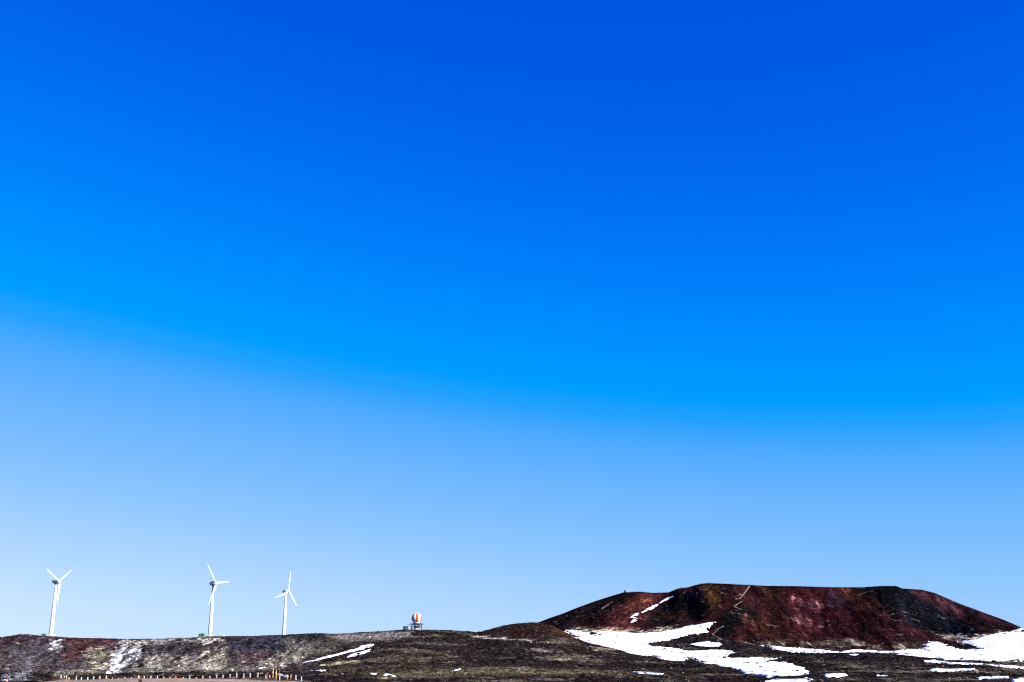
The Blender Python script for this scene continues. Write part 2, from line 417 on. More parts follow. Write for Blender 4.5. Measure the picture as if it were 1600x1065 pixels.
# small drifts of pale ash and old ice caught on the hill
ash = smooth01((fbm(X / 8, Y / 6, 91, 3, .6) - .40) / .12) * smooth01((fbm(X / 45, Y / 45, 93, 2) - .05) / .25) * (ID == 2) * .5
C = C * (1 - ash[..., None]) + np.array((.34, .27, .28), np.float32) * ash[..., None]
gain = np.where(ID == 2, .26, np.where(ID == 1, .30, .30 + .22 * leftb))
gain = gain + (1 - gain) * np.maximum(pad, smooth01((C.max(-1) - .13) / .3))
C = np.clip(C * gain[..., None], 0.0018, 0.8)


# ------------------------------------------------------------------ materials
def new_mat(name):
    m = bpy.data.materials.new(name)
    m.use_nodes = True
    return m, m.node_tree, m.node_tree.nodes['Principled BSDF']


def ground_mat(name, speck=1.0, fleck=0.5, run=1.0, bump=1.0):
    # run: how far the scree is drawn out down the slope
    m, t, b = new_mat(name)
    at_ = t.nodes.new('ShaderNodeAttribute')
    at_.attribute_name = 'rock'
    tc = t.nodes.new('ShaderNodeTexCoord')
    n1 = t.nodes.new('ShaderNodeTexNoise')
    n1.inputs['Scale'].default_value = 0.62
    n1.inputs['Detail'].default_value = 3.0
    n1.inputs['Roughness'].default_value = 0.7
    n2 = t.nodes.new('ShaderNodeTexNoise')
    n2.inputs['Scale'].default_value = 0.16
    n2.inputs['Detail'].default_value = 4.0
    n2.inputs['Roughness'].default_value = 0.65
    n3 = t.nodes.new('ShaderNodeTexVoronoi')
    n3.inputs['Scale'].default_value = 0.55
    mp = t.nodes.new('ShaderNodeMapping')
    mp.inputs['Scale'].default_value = (1.0, run, 1.0)
    t.links.new(tc.outputs['Object'], mp.inputs['Vector'])
    for n in (n1, n2, n3):
        t.links.new(mp.outputs['Vector'], n.inputs['Vector'])
    r1 = t.nodes.new('ShaderNodeMapRange')
    r1.inputs['From Min'].default_value, r1.inputs['From Max'].default_value = 0.38, 0.66
    r1.inputs['To Min'].default_value, r1.inputs['To Max'].default_value = 1 - 0.85 * speck, 1 + 1.6 * speck
    r2 = t.nodes.new('ShaderNodeMapRange')
    r2.inputs['From Min'].default_value, r2.inputs['From Max'].default_value = 0.35, 0.68
    r2.inputs['To Min'].default_value, r2.inputs['To Max'].default_value = 1 - 0.5 * speck, 1 + 0.5 * speck
    t.links.new(n1.outputs['Fac'], r1.inputs['Value'])
    t.links.new(n2.outputs['Fac'], r2.inputs['Value'])
    mm = t.nodes.new('ShaderNodeMath')
    mm.operation = 'MULTIPLY'
    t.links.new(r1.outputs[0], mm.inputs[0])
    t.links.new(r2.outputs[0], mm.inputs[1])
    sc = t.nodes.new('ShaderNodeVectorMath')
    sc.operation = 'SCALE'
    t.links.new(at_.outputs['Color'], sc.inputs[0])
    t.links.new(mm.outputs[0], sc.inputs['Scale'])
    # pale pebbles: some voronoi cells
    sepc = t.nodes.new('ShaderNodeSeparateColor')
    t.links.new(n3.outputs['Color'], sepc.inputs['Color'])
    r3 = t.nodes.new('ShaderNodeMapRange')
    r3.inputs['From Min'].default_value, r3.inputs['From Max'].default_value = 0.88, 0.97
    r3.inputs['To Min'].default_value, r3.inputs['To Max'].default_value = 0.0, fleck
    t.links.new(sepc.outputs[0], r3.inputs['Value'])
    add = t.nodes.new('ShaderNodeMix')
    add.data_type = 'RGBA'
    add.blend_type = 'ADD'
    pale = t.nodes.new('ShaderNodeVectorMath')
    pale.operation = 'MULTIPLY_ADD'
    pale.inputs[1].default_value = (1.3, 1.3, 1.3)
    pale.inputs[2].default_value = (0.07, 0.068, 0.07)
    t.links.new(at_.outputs['Color'], pale.inputs[0])
    t.links.new(r3.outputs[0], add.inputs['Factor'])
    t.links.new(sc.outputs[0], add.inputs[6])
    t.links.new(pale.outputs[0], add.inputs[7])
    t.links.new(add.outputs[2], b.inputs['Base Color'])
    b.inputs['Roughness'].default_value = 0.95
    b.inputs['Specular IOR Level'].default_value = 0.0
    bp = t.nodes.new('ShaderNodeBump')
    bp.inputs['Strength'].default_value = bump
    bp.inputs['Distance'].default_value = 0.7
    t.links.new(n1.outputs['Fac'], bp.inputs['Height'])
    t.links.new(bp.outputs[0], b.inputs['Normal'])
    return m


def plain_mat(name, color, rough=0.6, var=0.12, scale=1.5, metal=0.0, spec=0.4):
    m, t, b = new_mat(name)
    tc = t.nodes.new('ShaderNodeTexCoord')
    n = t.nodes.new('ShaderNodeTexNoise')
    n.inputs['Scale'].default_value = scale
    n.inputs['Detail'].default_value = 4
    t.links.new(tc.outputs['Object'], n.inputs['Vector'])
    r = t.nodes.new('ShaderNodeMapRange')
    r.inputs['From Min'].default_value, r.inputs['From Max'].default_value = 0.3, 0.7
    r.inputs['To Min'].default_value, r.inputs['To Max'].default_value = 1 - var, 1 + var * .3
    t.links.new(n.outputs['Fac'], r.inputs['Value'])
    s = t.nodes.new('ShaderNodeVectorMath')
    s.operation = 'SCALE'
    s.inputs[0].default_value = color
    t.links.new(r.outputs[0], s.inputs['Scale'])
    t.links.new(s.outputs[0], b.inputs['Base Color'])
    b.inputs['Roughness'].default_value = rough
    b.inputs['Metallic'].default_value = metal
    b.inputs['Specular IOR Level'].default_value = spec
    return m


M = dict(
    rock=ground_mat('volcanic rock', .8, .4, .2, .8), scoria=ground_mat('red scoria', .65, .16, .4, .4), lava=ground_mat('black lava', 1.0, .5, .28), gravel=ground_mat('tan gravel', 0.35, 0.4),
    white=plain_mat('white turbine paint', (.80, .81, .82), .4), blade=plain_mat('white blade gelcoat', (.82, .83, .84), .35),
    nacelle=plain_mat('shade-darkened nacelle paint', (.40, .45, .50), .4), concrete=plain_mat('concrete', (.38, .36, .33), .9),  # nacelle colour is darkened overall to include its shaded side
    green=plain_mat('green cabinet paint', (.02, .16, .07), .5), dgreen=plain_mat('dark green paint', (.015, .10, .045), .5),
    yellow=plain_mat('yellow paint', (.75, .42, .03), .5), orange=plain_mat('orange marker', (.80, .10, .015), .6),
    red=plain_mat('red flag cloth', (.65, .02, .04), .8), domew=plain_mat('white radome panel', (.82, .82, .80), .5),
    domeo=plain_mat('orange radome panel', (.80, .075, .004), .5), steel=plain_mat('galvanised steel', (.05, .085, .13), .45, metal=.3),
    dsteel=plain_mat('dark steel', (.035, .04, .05), .6), hut=plain_mat('dark blue hut cladding', (.02, .035, .07), .7),
    hutroof=plain_mat('dark roof', (.03, .035, .05), .7), pink=plain_mat('pale cladding', (.70, .62, .58), .7),
    door=plain_mat('grey door', (.10, .12, .15), .6), rubber=plain_mat('black rubber', (.012, .012, .014), .8),
    bamboo=plain_mat('bamboo cane', (.32, .22, .10), .7), post=plain_mat('white post paint', (.42, .42, .43), .7, .3, 4),
    footpath=plain_mat('trodden scoria', (.17, .12, .095), .95, .8, .25),
)
msnow, t_, b_ = new_mat('old snow')
tc_ = t_.nodes.new('ShaderNodeTexCoord')
ns_ = t_.nodes.new('ShaderNodeTexNoise')
ns_.inputs['Scale'].default_value = 0.22
ns_.inputs['Detail'].default_value = 6
t_.links.new(tc_.outputs['Object'], ns_.inputs['Vector'])
cr_ = t_.nodes.new('ShaderNodeValToRGB')
cr_.color_ramp.elements[0].position, cr_.color_ramp.elements[0].color = 0.28, (.55, .56, .58, 1)
cr_.color_ramp.elements[1].position, cr_.color_ramp.elements[1].color = 0.42, (.88, .89, .90, 1)
t_.links.new(ns_.outputs['Fac'], cr_.inputs['Fac'])
t_.links.new(cr_.outputs[0], b_.inputs['Base Color'])
b_.inputs['Roughness'].default_value = 0.7
bs_ = t_.nodes.new('ShaderNodeBump')
bs_.inputs['Strength'].default_value = 0.3
bs_.inputs['Distance'].default_value = 0.3
t_.links.new(ns_.outputs['Fac'], bs_.inputs['Height'])
t_.links.new(bs_.outputs[0], b_.inputs['Normal'])
M['snow'] = msnow


# ------------------------------------------------------------------ mesh helpers
def np_mesh(name, verts, quads, mat, colors=None, smooth=True):
    me = bpy.data.meshes.new(name)
    n, f = len(verts), len(quads)
    k = quads.shape[1]
    me.vertices.add(n)
    me.vertices.foreach_set('co', np.ascontiguousarray(verts, np.float32).ravel())
    me.loops.add(f * k)
    me.loops.foreach_set('vertex_index', np.ascontiguousarray(quads, np.int32).ravel())
    me.polygons.add(f)
    me.polygons.foreach_set('loop_start', np.arange(0, f * k, k, dtype=np.int32))
    me.polygons.foreach_set('use_smooth', np.full(f, smooth))
    me.update(calc_edges=True)
    if colors is not None:
        ca = me.attributes.new('rock', 'FLOAT_COLOR', 'POINT')
        rgba = np.ones((n, 4), np.float32)
        rgba[:, :3] = colors
        ca.data.foreach_set('color', rgba.ravel())
    me.materials.append(mat)
    o = bpy.data.objects.new(name, me)
    COL.objects.link(o)
    return o


def tag(o, label=None, cat=None, group=None, kind=None):
    for k, v in (('label', label), ('category', cat), ('group', group), ('kind', kind)):
        if v:
            o[k] = v
    return o


# ------------------------------------------------------------------ the ground as one continuous sheet, in four named pieces
VX = np.stack([X, Y, Z], -1).reshape(-1, 3)
CF = C.reshape(-1, 3)
ii, jj = np.meshgrid(np.arange(NR - 1), np.arange(NC), indexing='ij')
j2 = (jj + 1) % NC
QUADS = np.stack([ii * NC + jj, ii * NC + j2, (ii + 1) * NC + j2, (ii + 1) * NC + jj], -1).reshape(-1, 4)
reg = np.where(ID == 2, 3, np.where(ID == 1, 2, 1))
reg = np.where((pad > 0.5) | (DD < 190) | (side > 0.5) | (DD > 2500), 0, reg)
qreg = reg[:-1, :].reshape(-1)


def submesh(name, sel, mat, label, cat=None):
    q = QUADS[sel]
    used, inv = np.unique(q, return_inverse=True)
    o = np_mesh(name, VX[used], inv.reshape(-1, 4), mat, CF[used])
    return tag(o, label, None, None, 'structure')


C[reg == 0] = np.where((pad > 0.5)[reg == 0][:, None], C[reg == 0], np.array((0.20, 0.16, 0.125), np.float32))
CF = C.reshape(-1, 3)
submesh('ground', qreg == 0, M['gravel'], 'flat tan gravel ground along the bottom edge')
submesh('ridge_terrain', qreg == 1, M['rock'], 'dark rocky ridge below the wind turbines and the radome')
submesh('plain_terrain', qreg == 2, M['lava'], 'black lava plain in front of the red hill')
submesh('hill', qreg == 3, M['scoria'], 'red and black volcanic scoria hill')

# ------------------------------------------------------------------ snow lying on it
SNOW = [
    ('large snow tongue winding down in front of the red hill', 0.5, None,
     [(882, 983), (930, 986), (965, 986), (1000, 988), (1030, 987), (1062, 981), (1080, 976), (1105, 972), (1119, 970.5), (1113, 978), (1109, 986), (1084, 989.5), (1062, 995),
      (1022, 1002), (1014, 1008.5), (1047, 1010), (1075, 1016), (1129, 1013.5), (1146, 1019), (1129, 1027), (1169, 1026.5), (1223, 1026.5), (1195, 1032),
      (1231, 1034.5), (1253, 1043), (1266, 1052), (1223, 1056), (1204, 1057), (1165, 1051), (1139, 1041), (1120, 1038), (1094, 1031.5), (1075, 1025), (1066, 1032),
      (1041, 1030), (1022, 1023), (1012, 1024), (984, 1020), (965, 1013), (933, 1006), (920, 1003), (903, 995)]),
    ('small snow patch just above the large snow tongue', .35, None,
     [(1075, 1006), (1095, 1002), (1108, 1001), (1112, 1003), (1125, 1003), (1128, 1007), (1118, 1010), (1100, 1009), (1088, 1008)]),
    ('broad snowfield at the right foot of the red hill', 0.55, None,
     [(1186, 1005), (1206, 1009), (1244, 1011), (1300, 1016.5), (1318, 1017), (1339, 1013.5), (1362, 1015.5), (1394, 1016), (1420, 1013), (1446, 1013), (1451, 1001.5), (1469, 1002), (1484, 1010),
      (1506, 1014), (1532, 1012.5), (1516, 1006), (1484, 998.5), (1502, 1002), (1525, 998), (1549, 991), (1575, 986), (1594, 982), (1605, 978), (1690, 968), (1900, 960), (1900, 1034), (1600, 1032.5),
      (1534, 1031.5), (1497, 1030), (1474, 1030), (1478, 1028), (1420, 1024), (1397, 1020.5), (1364, 1018), (1300, 1019), (1244, 1019), (1216, 1015)]),
    ('thin broken snow strip just below the broad snowfield', .3, None,
     [(1440, 1030.5), (1462, 1029.5), (1464, 1031), (1480, 1033), (1510, 1034.2), (1535, 1035.5), (1535, 1037.8), (1500, 1037), (1465, 1035.5), (1448, 1033.5)]),
    ('slanting snow strip at the right edge below the snowfield', .35, None,
     [(1540, 1036.5), (1562, 1037.5), (1600, 1040.5), (1680, 1045), (1680, 1049), (1600, 1044.5), (1581, 1043), (1549, 1039.5)]),
    ('long level snow strip on the black plain near the red flags', .35, None,
     [(1452, 1046), (1461, 1043.5), (1487, 1044.5), (1523, 1043.5), (1525, 1046), (1487, 1048.2), (1457, 1049.2)]),
    ('short snow strip low on the right of the black plain', .3, None, [(1527, 1057.5), (1577, 1055.8), (1576, 1058.6), (1530, 1061)]),
    ('snow patch cut off by the lower right corner', .3, None, [(1582, 1062), (1600, 1057.5), (1690, 1054), (1690, 1070), (1582, 1070)]),
    ('snow patch on the black plain right of the snow tongue', .3, None, [(1288, 1053), (1319, 1051.5), (1325, 1054), (1311, 1057.3), (1290, 1058)]),
    ('tiny snow sliver between the flags and a low snow patch', .25, None, [(1368, 1053), (1388, 1053.8), (1388, 1055.2), (1370, 1055.4)]),
    ('snow patch at the bottom edge under the tip of the snow tongue', .3, None, [(1194, 1063), (1215, 1061.5), (1271, 1060), (1268, 1063.5), (1250, 1068), (1194, 1068)]),
    ('thin snow streak below the left end of the snow tongue', .3, None, [(985, 1048), (1012, 1049.2), (1038, 1051.5), (1030, 1053.6), (1000, 1051.5)]),
    ('slanting snow strip high in the gully of the red hill', .5, 2, [(1030, 941.5), (1037.6, 935.5), (1052, 929.3), (1052.5, 931.6), (1041.4, 937.2), (1032, 941.8)]),
    ('middle slanting snow strip in the gully of the red hill', .6, 2, [(1000.5, 956.5), (1010.6, 950), (1018, 945.6), (1029, 942.5), (1027, 945.4), (1021, 950), (1012, 953), (1004.6, 956)]),
    ('ragged snow scrap low in the gully of the red hill', .5, 2, [(983, 964.3), (988, 961), (991, 958), (998, 956.2), (996.5, 962.8), (992, 965.3), (988, 964)]),
    ('lowest snow scrap in the gully of the red hill', .5, 2, [(984.5, 972.4), (988, 967.2), (997, 964.6), (995, 968), (989, 971.5)]),
    ('long slanting snow strip below the ridge between turbines and radome', .5, 0,
     [(471, 1034.5), (490, 1030), (532, 1019), (560, 1011), (565, 1007.5), (588, 1003.5), (585, 1007.3), (570, 1012.3), (549, 1017.5), (516, 1026), (490, 1032)]),
    ('shorter snow strip just below the long slanting strip', .4, 0, [(541, 1026.3), (549, 1021), (565, 1016.6), (579, 1013), (577, 1017), (558, 1024)]),
    ('thin level snow strip right of the yellow stakes', .3, 0, [(483, 1046.3), (495, 1045.4), (509, 1045.6), (509, 1047.5), (497, 1048.3), (485, 1048.6)]),
    ('tiny snow strip above the yellow stakes', .3, 0, [(403, 1043), (415, 1040.6), (414, 1042.6), (405, 1044.3)]),
    ('small snow patch on the dark ground below the radome', .3, None, [(598, 1054), (604, 1050.6), (621, 1056.2), (606, 1055.6)]),
    ('tiny snow patch left of the small one below the radome', .3, None, [(578, 1050.6), (589.5, 1051), (586.5, 1053.4), (580, 1053)]),
    ('tiny snow sliver on pale gravel right of the radome', .3, None, [(705, 1046.8), (719, 1043.6), (719.5, 1045.4), (707, 1047.6)]),
    ('tiny snow fleck under the long snow band', .25, None, [(1327, 1021), (1340, 1020), (1341, 1022.6), (1330, 1023)]),
]
ragx = PX + 5.0 * fbm(X / 12, Y / 12, 81, 4, .65) + 1.5 * noise(X / 2, Y / 2, 82)
ragy = PY + 1.5 * fbm(X / 12, Y / 12, 83, 4, .65) + 0.7 * noise(X / 1.6, Y / 3, 84)
BAND = fbm(X / 90, Y / 11, 86, 4, .6)
holes = smooth01((fbm(X / 6, Y / 9, 85, 3, .6) - .30) / .15) * smooth01((fbm(X / 70, Y / 70, 87, 2) + .15) / .3)
runmax = np.maximum.accumulate(np.where(ROWS[:, None] > 150, Z / ROWS[:, None], -9), axis=0)
VIS = (Z / ROWS[:, None]) > runmax - 0.0022
INFR = np.zeros((NR, NC), bool)
INFR[:, :NIN] = True


def sheet(name, sdf, thick, mat, label, land=None, kind='stuff', cat='snow', xs=None, ys=None, warp=True):
    ok = (PX > xs[0]) & (PX < xs[1]) & (PY > ys[0]) & (PY < ys[1]) & VIS & (DD > 190) & (DD < 1700) & INFR
    if land is not None:
        ok &= ID == land
    sd = np.full(PX.shape, -9.0)
    amp = min(13.0, .10 * (xs[1] - xs[0])) * (0.15 if land == 2 else 1)
    rs = min(1.0, max(.3, (ys[1] - ys[0] - 10) / 40)) if land != 0 else .3
    amp *= rs
    sd[ok] = sdf(PX[ok] + rs * (ragx - PX)[ok] + amp * BAND[ok] if warp else PX[ok], PY[ok] + rs * (ragy - PY)[ok] if warp else PY[ok])
    if warp:
        sd[ok] = np.minimum(sd[ok], 6) - 3.4 * rs * holes[ok]
    if kind == 'structure':
        sd[ok] -= .5 * noise(X[ok] / 4, Y[ok] / 9, 99) + .25 * noise(X[ok] / 1.5, Y[ok] / 4, 98)
    keepv = sd > -1.4
    q = QUADS[keepv[:-1].reshape(-1)]
    q = q[(keepv.reshape(-1)[q]).all(axis=1) & ((sd.reshape(-1)[q]) > 0).any(axis=1)]
    if not len(q):
        print('empty sheet', label)
        return None
    used, inv = np.unique(q, return_inverse=True)
    v = VX[used].copy()
    s = sd.reshape(-1)[used]
    k = np.clip(1 - np.exp(-s / 1.3), 0, 1) * (1 if kind == 'stuff' else 0)
    v[:, 2] = v[:, 2] * (1 - k) + (ZS.reshape(-1)[used] + .32) * k
    v[:, 2] += np.where(s > 0, thick * .6 * (1 - np.exp(-s / 0.9)) + 0.02, s * 0.35)
    o = np_mesh(name, v, inv.reshape(-1, 4), mat)
    return tag(o, label, cat if kind != 'structure' else None, None, kind)


for label, th, land, poly in SNOW:
    xs, ys = [p[0] for p in poly], [p[1] for p in poly]
    sheet('snow_patch', lambda a, b, p=poly: poly_sd(a, b, p), th, M['snow'], label, land,
          xs=(min(xs) - 8, max(xs) + 8), ys=(min(ys) - 5, max(ys) + 5))

PATHS = [
    ('pale zigzag footpath climbing the red hill to its top', [(1171, 915), (1166, 922), (1160, 930), (1156, 934)], 1.3),
    ('loop of the pale footpath under the hill top', [(1156, 934), (1148, 935), (1147, 932), (1156, 928), (1161, 928)], .7),
    ('bright middle bend of the footpath on the red hill', [(1159, 938.5), (1153, 942.5), (1147, 946.5), (1153, 949), (1158, 951.5)], .9),
    ('lower bends of the footpath at the hill foot', [(1131, 977), (1123, 981), (1113.5, 990.5), (1121, 995), (1129, 998.5), (1121, 999)], .7),
    ('faint pale track on the left shoulder of the red hill', [(958, 939.5), (950, 944), (940, 950)], .8),
]
for label, pts, w in PATHS:
    xs, ys = [p[0] for p in pts], [p[1] for p in pts]
    sheet('footpath', lambda a, b, p=pts, w_=w: line_sd(a, b, p, w_), .12, M['footpath'], label, None, 'structure',
          xs=(min(xs) - 4, max(xs) + 4), ys=(min(ys) - 4, max(ys) + 4), warp=False)

# ------------------------------------------------------------------ loose boulders over the slopes
ico_v = []
g_ = (1 + 5 ** .5) / 2
for a_ in (-1, 1):
    for b__ in (-g_, g_):
        ico_v += [(0, a_, b__), (a_, b__, 0), (b__, 0, a_)]
ico_v = np.array(ico_v) / np.hypot(1, g_)
bm = bmesh.new()
for v_ in ico_v:
    bm.verts.new(v_)
bmesh.ops.convex_hull(bm, input=bm.verts)
bm.verts.index_update()
ico_f = np.array([[v.index for v in f.verts] for f in bm.faces])
ico_v = np.array([v.co[:] for v in bm.verts])
bm.free()
cand = np.where((VIS & INFR & (PX > -20) & (PX < 1620) & (pad < .3) & ((ID != 0) | (DD < crestN[1][None, :] - 45)) & ((ID != 2) | (DD < crestF[1][None, :] - 60)) & (DD > 215) & (DD < 1480) & ((ID != 2) | (RNG.random(PX.shape) < .35))).reshape(-1))[0]
wgt = np.where(leftb.reshape(-1)[cand] > .3, 2.5, 1.0)
pick = RNG.choice(cand, 18000, replace=False, p=wgt / wgt.sum())
rv, rf, rc = [], [], []
for n_, k in enumerate(pick):
    d_ = DD.reshape(-1)[k]
    r_ = min(0.28 + RNG.pareto(2.8) * 0.26, 1.1) * (0.25 + d_ / 1000)
    sc_ = r_ * np.array((1.0 + .5 * RNG.random(), 1.0 + .5 * RNG.random(), .6 + .35 * RNG.random()))
    a = RNG.random() * 6.283
    vv = ico_v * (1 + .28 * (RNG.random((12, 1)) - .5)) * sc_
    vv = np.stack([vv[:, 0] * math.cos(a) - vv[:, 1] * math.sin(a), vv[:, 0] * math.sin(a) + vv[:, 1] * math.cos(a), vv[:, 2]], -1)
    rv.append(vv + VX[k] + np.array((RNG.random() - .5, RNG.random() - .5, r_ * .12)))
    rf.append(ico_f + 12 * n_)
    rc.append(np.repeat((np.clip(CF[k], .008, .3) * (0.5 + 2.2 * RNG.random() ** 3))[None], 12, 0))
o = np_mesh('boulder_scatter', np.concatenate(rv), np.concatenate(rf), M['rock'], np.concatenate(rc), smooth=False)
tag(o, 'loose dark boulders strewn over the ridge and the lava plain', 'boulders', None, 'stuff')


# ------------------------------------------------------------------ part builders
class MB:
    def __init__(self):
        self.bm = bmesh.new()

    def box(self, c, s, rz=0.0, bevel=0.0, rot=None):
        m = Matrix.Translation(c) @ (rot.to_4x4() if rot is not None else Matrix.Rotation(rz, 4, 'Z')) @ Matrix.Diagonal((*s, 1))
        r = bmesh.ops.create_cube(self.bm, size=1.0, matrix=m)
        if bevel:
            es = list({e for v in r['verts'] for e in v.link_edges})
            bmesh.ops.bevel(self.bm, geom=es, offset=bevel, segments=2, affect='EDGES')
        return self

    def lathe(self, prof, seg=24, mat=None):
        """prof: (r, z) from bottom to top"""
        mt = mat or Matrix.Identity(4)
        rings = []
        for r, z in prof:
            if r < 1e-4:
                rings.append([self.bm.verts.new(mt @ Vector((0, 0, z)))])
            else:
                rings.append([self.bm.verts.new(mt @ Vector((r * math.cos(2 * math.pi * k / seg), r * math.sin(2 * math.pi * k / seg), z))) for k in range(seg)])
        for a, b in zip(rings[:-1], rings[1:]):
            for k in range(seg):
                k2 = (k + 1) % seg
                if len(a) == 1:
                    self.bm.faces.new((a[0], b[k2], b[k]))
                elif len(b) == 1:
                    self.bm.faces.new((a[k], a[k2], b[0]))
                else:
                    self.bm.faces.new((a[k], a[k2], b[k2], b[k]))
        if len(rings[0]) > 1:
            self.bm.faces.new(list(reversed(rings[0])))
        if len(rings[-1]) > 1:
            self.bm.faces.new(rings[-1])
        return self

    def bar(self, p, q, r, seg=6, r2=None):
        p, q = Vector(p), Vector(q)
        m = Matrix.Translation(p) @ (q - p).to_track_quat('Z', 'Y').to_matrix().to_4x4()
        return self.lathe([(r, 0), (r2 if r2 is not None else r, (q - p).length)], seg, m)

    def build(self, name, mat, parent=None, smooth=None):
        bmesh.ops.recalc_face_normals(self.bm, faces=self.bm.faces)
        me = bpy.data.meshes.new(name)
        self.bm.to_mesh(me)
        self.bm.free()
        if smooth:
            me.polygons.foreach_set('use_smooth', np.ones(len(me.polygons), bool))
            me.set_sharp_from_angle(angle=math.radians(smooth))
        me.materials.append(M[mat])
        o = bpy.data.objects.new(name, me)
        COL.objects.link(o)
        o.parent = parent
        return o


def empty(name, loc, rz=0.0):
    o = bpy.data.objects.new(name, None)
    o.location = loc
    o.rotation_euler = (0, 0, rz)
    o.empty_display_size = 1
    COL.objects.link(o)
    return o


def copy_tree(o, parent=None):
    c = o.copy()
    COL.objects.link(c)
    c.parent = parent
    for ch in list(o.children):
        copy_tree(ch, c)
    return c


# ------------------------------------------------------------------ wind turbines
HUBZ, ROTOR = 37.6, 16.6


def blade_mb():
    """a blade along +Z (root at the hub), chord along X, thin along Y; rotor axis is Y"""
    b = MB()
    st = [(0.9, .85, .85, 40), (1.8, 1.25, .75, 34), (2.8, 1.85, .58, 26), (4.2, 1.75, .42, 19), (6.5, 1.40, .31, 12), (9.5, 1.10, .22, 7), (12.5, .84, .15, 4), (15.0, .62, .10, 2),
          (16.1, .45, .07, 1), (ROTOR, .14, .03, 0)]
    rings = []
    for r, c, t, tw in st:
        tw = math.radians(tw)
        ring = []
        for k in range(12):
            a = 2 * math.pi * k / 12
            x = c * .5 * math.cos(a) + c * .14 * (1 if r > 2 else 0)
            y = t * .5 * math.sin(a) * (1 - .55 * max(0, math.cos(a)) * (1 if r > 2 else 0))
            bend = -0.0026 * r * r
            ring.append(b.bm.verts.new((x * math.cos(tw) - y * math.sin(tw), x * math.sin(tw) + y * math.cos(tw) + bend, r)))
        rings.append(ring)
    for p, q in zip(rings[:-1], rings[1:]):
        for k in range(12):
            b.bm.faces.new((p[k], p[(k + 1) % 12], q[(k + 1) % 12], q[k]))
    b.bm.faces.new(list(reversed(rings[0])))
    b.bm.faces.new(rings[-1])
    return b


def turbine(px, d, face_az, alpha, label):
    p = at(px, d, 992)
    root = empty('wind_turbine', p)
    tag(root, label, 'wind turbine', 'wind turbines on the ridge')
    MB().lathe([(3.1, -1.6), (3.1, .12), (2.95, .25)], 32).build('foundation', 'concrete', root, 30)
    prof = [(1.62, .1), (1.60, .4), (1.42, 8), (1.24, 15), (1.05, 23), (.88, 30), (.76, 35.6)]
    tower = MB().lathe(prof, 40).build('tower', 'white', root, 40)
    for z, r in ((12.0, 1.33), (24.0, 1.04)):
        MB().lathe([(r - .05, z - .08), (r + .035, z - .06), (r + .035, z + .06), (r - .05, z + .08)], 40).build('flange', 'white', tower, 30)
    # door and steps on the right hand side
    da = math.radians(-20)
    dv = Vector((math.cos(da), math.sin(da), 0))
    MB().box(dv * 1.56 + Vector((0, 0, 2.2)), (.12, .95, 2.2), da, .03).build('door', 'door', tower)
    s = MB()
    for k in range(5):
        s.box(dv * (3.3 - k * .34) + Vector((0, 0, .32 + k * .18)), (.36, 1.1, .07), da)
    s.box(dv * 1.75 + Vector((0, 0, 1.18)), (.9, 1.3, .08), da)
    side_ = Vector((-dv.y, dv.x, 0))
    for sgn in (-.55, .55):
        q = side_ * sgn
        s.bar(dv * 3.4 + q + Vector((0, 0, .2)), dv * 3.4 + q + Vector((0, 0, 1.25)), .035)
        s.bar(dv * 3.4 + q + Vector((0, 0, 1.25)), dv * 1.9 + q + Vector((0, 0, 2.15)), .035)
        s.bar(dv * 1.9 + q + Vector((0, 0, 1.15)), dv * 1.9 + q + Vector((0, 0, 2.15)), .035)
    s.build('steps', 'white', root)
    # nacelle: drop-shaped shell on the rotor axis (local Y of the head frame points up-wind)
    head = Matrix.Rotation(-face_az, 4, 'Z')          # maps +Y to the facing azimuth
    headT = Matrix.Translation((0, 0, HUBZ)) @ head
    ax = headT @ Matrix.Rotation(-math.pi / 2, 4, 'X')  # lathe Z -> head +Y
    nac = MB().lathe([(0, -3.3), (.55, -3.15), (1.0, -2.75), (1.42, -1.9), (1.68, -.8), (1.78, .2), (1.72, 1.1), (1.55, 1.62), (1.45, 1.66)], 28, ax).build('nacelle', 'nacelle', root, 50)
    MB().lathe([(.95, 35.5), (.98, 35.9), (1.1, 36.3)], 28).build('yaw_collar', 'dsteel', nac, 30)
    an = MB()
    back = headT @ Vector((0, -1.6, 1.45))
    an.bar(back, back + Vector((0, 0, 1.5)), .05)
    an.bar(back + Vector((0, 0, 1.45)) - head.to_3x3() @ Vector((.45, 0, 0)), back + Vector((0, 0, 1.45)) + head.to_3x3() @ Vector((.45, 0, 0)), .04)
    an.build('wind_vane', 'dsteel', nac)
    MB().lathe([(1.45, 1.72), (1.52, 2.1), (1.42, 2.7), (1.1, 3.3), (.62, 3.75), (0, 3.95)], 28, ax).build('hub', 'blade', root, 50)
    for k in range(3):
        al = math.radians(alpha + 120 * k)
        # local: blade +Z at angle al counter-clockwise from the viewer's right
        R = headT @ Matrix.Translation((0, 2.5, 0)) @ Matrix.Rotation(al - math.pi / 2, 4, 'Y') @ Matrix.Identity(4)
        b = blade_mb()
        b.bm.transform(R)
        b.build('blade', 'blade', root, 60)
    return root


turbine(79.6, 915, math.radians(105), 33, 'leftmost white wind turbine, one blade hanging straight down')
turbine(328, 915, math.radians(114), 8, 'middle white wind turbine, one blade crossing its tower and one level')
turbine(443.4, 985, math.radians(117), 80, 'right white wind turbine nearest the radome, one blade straight up')


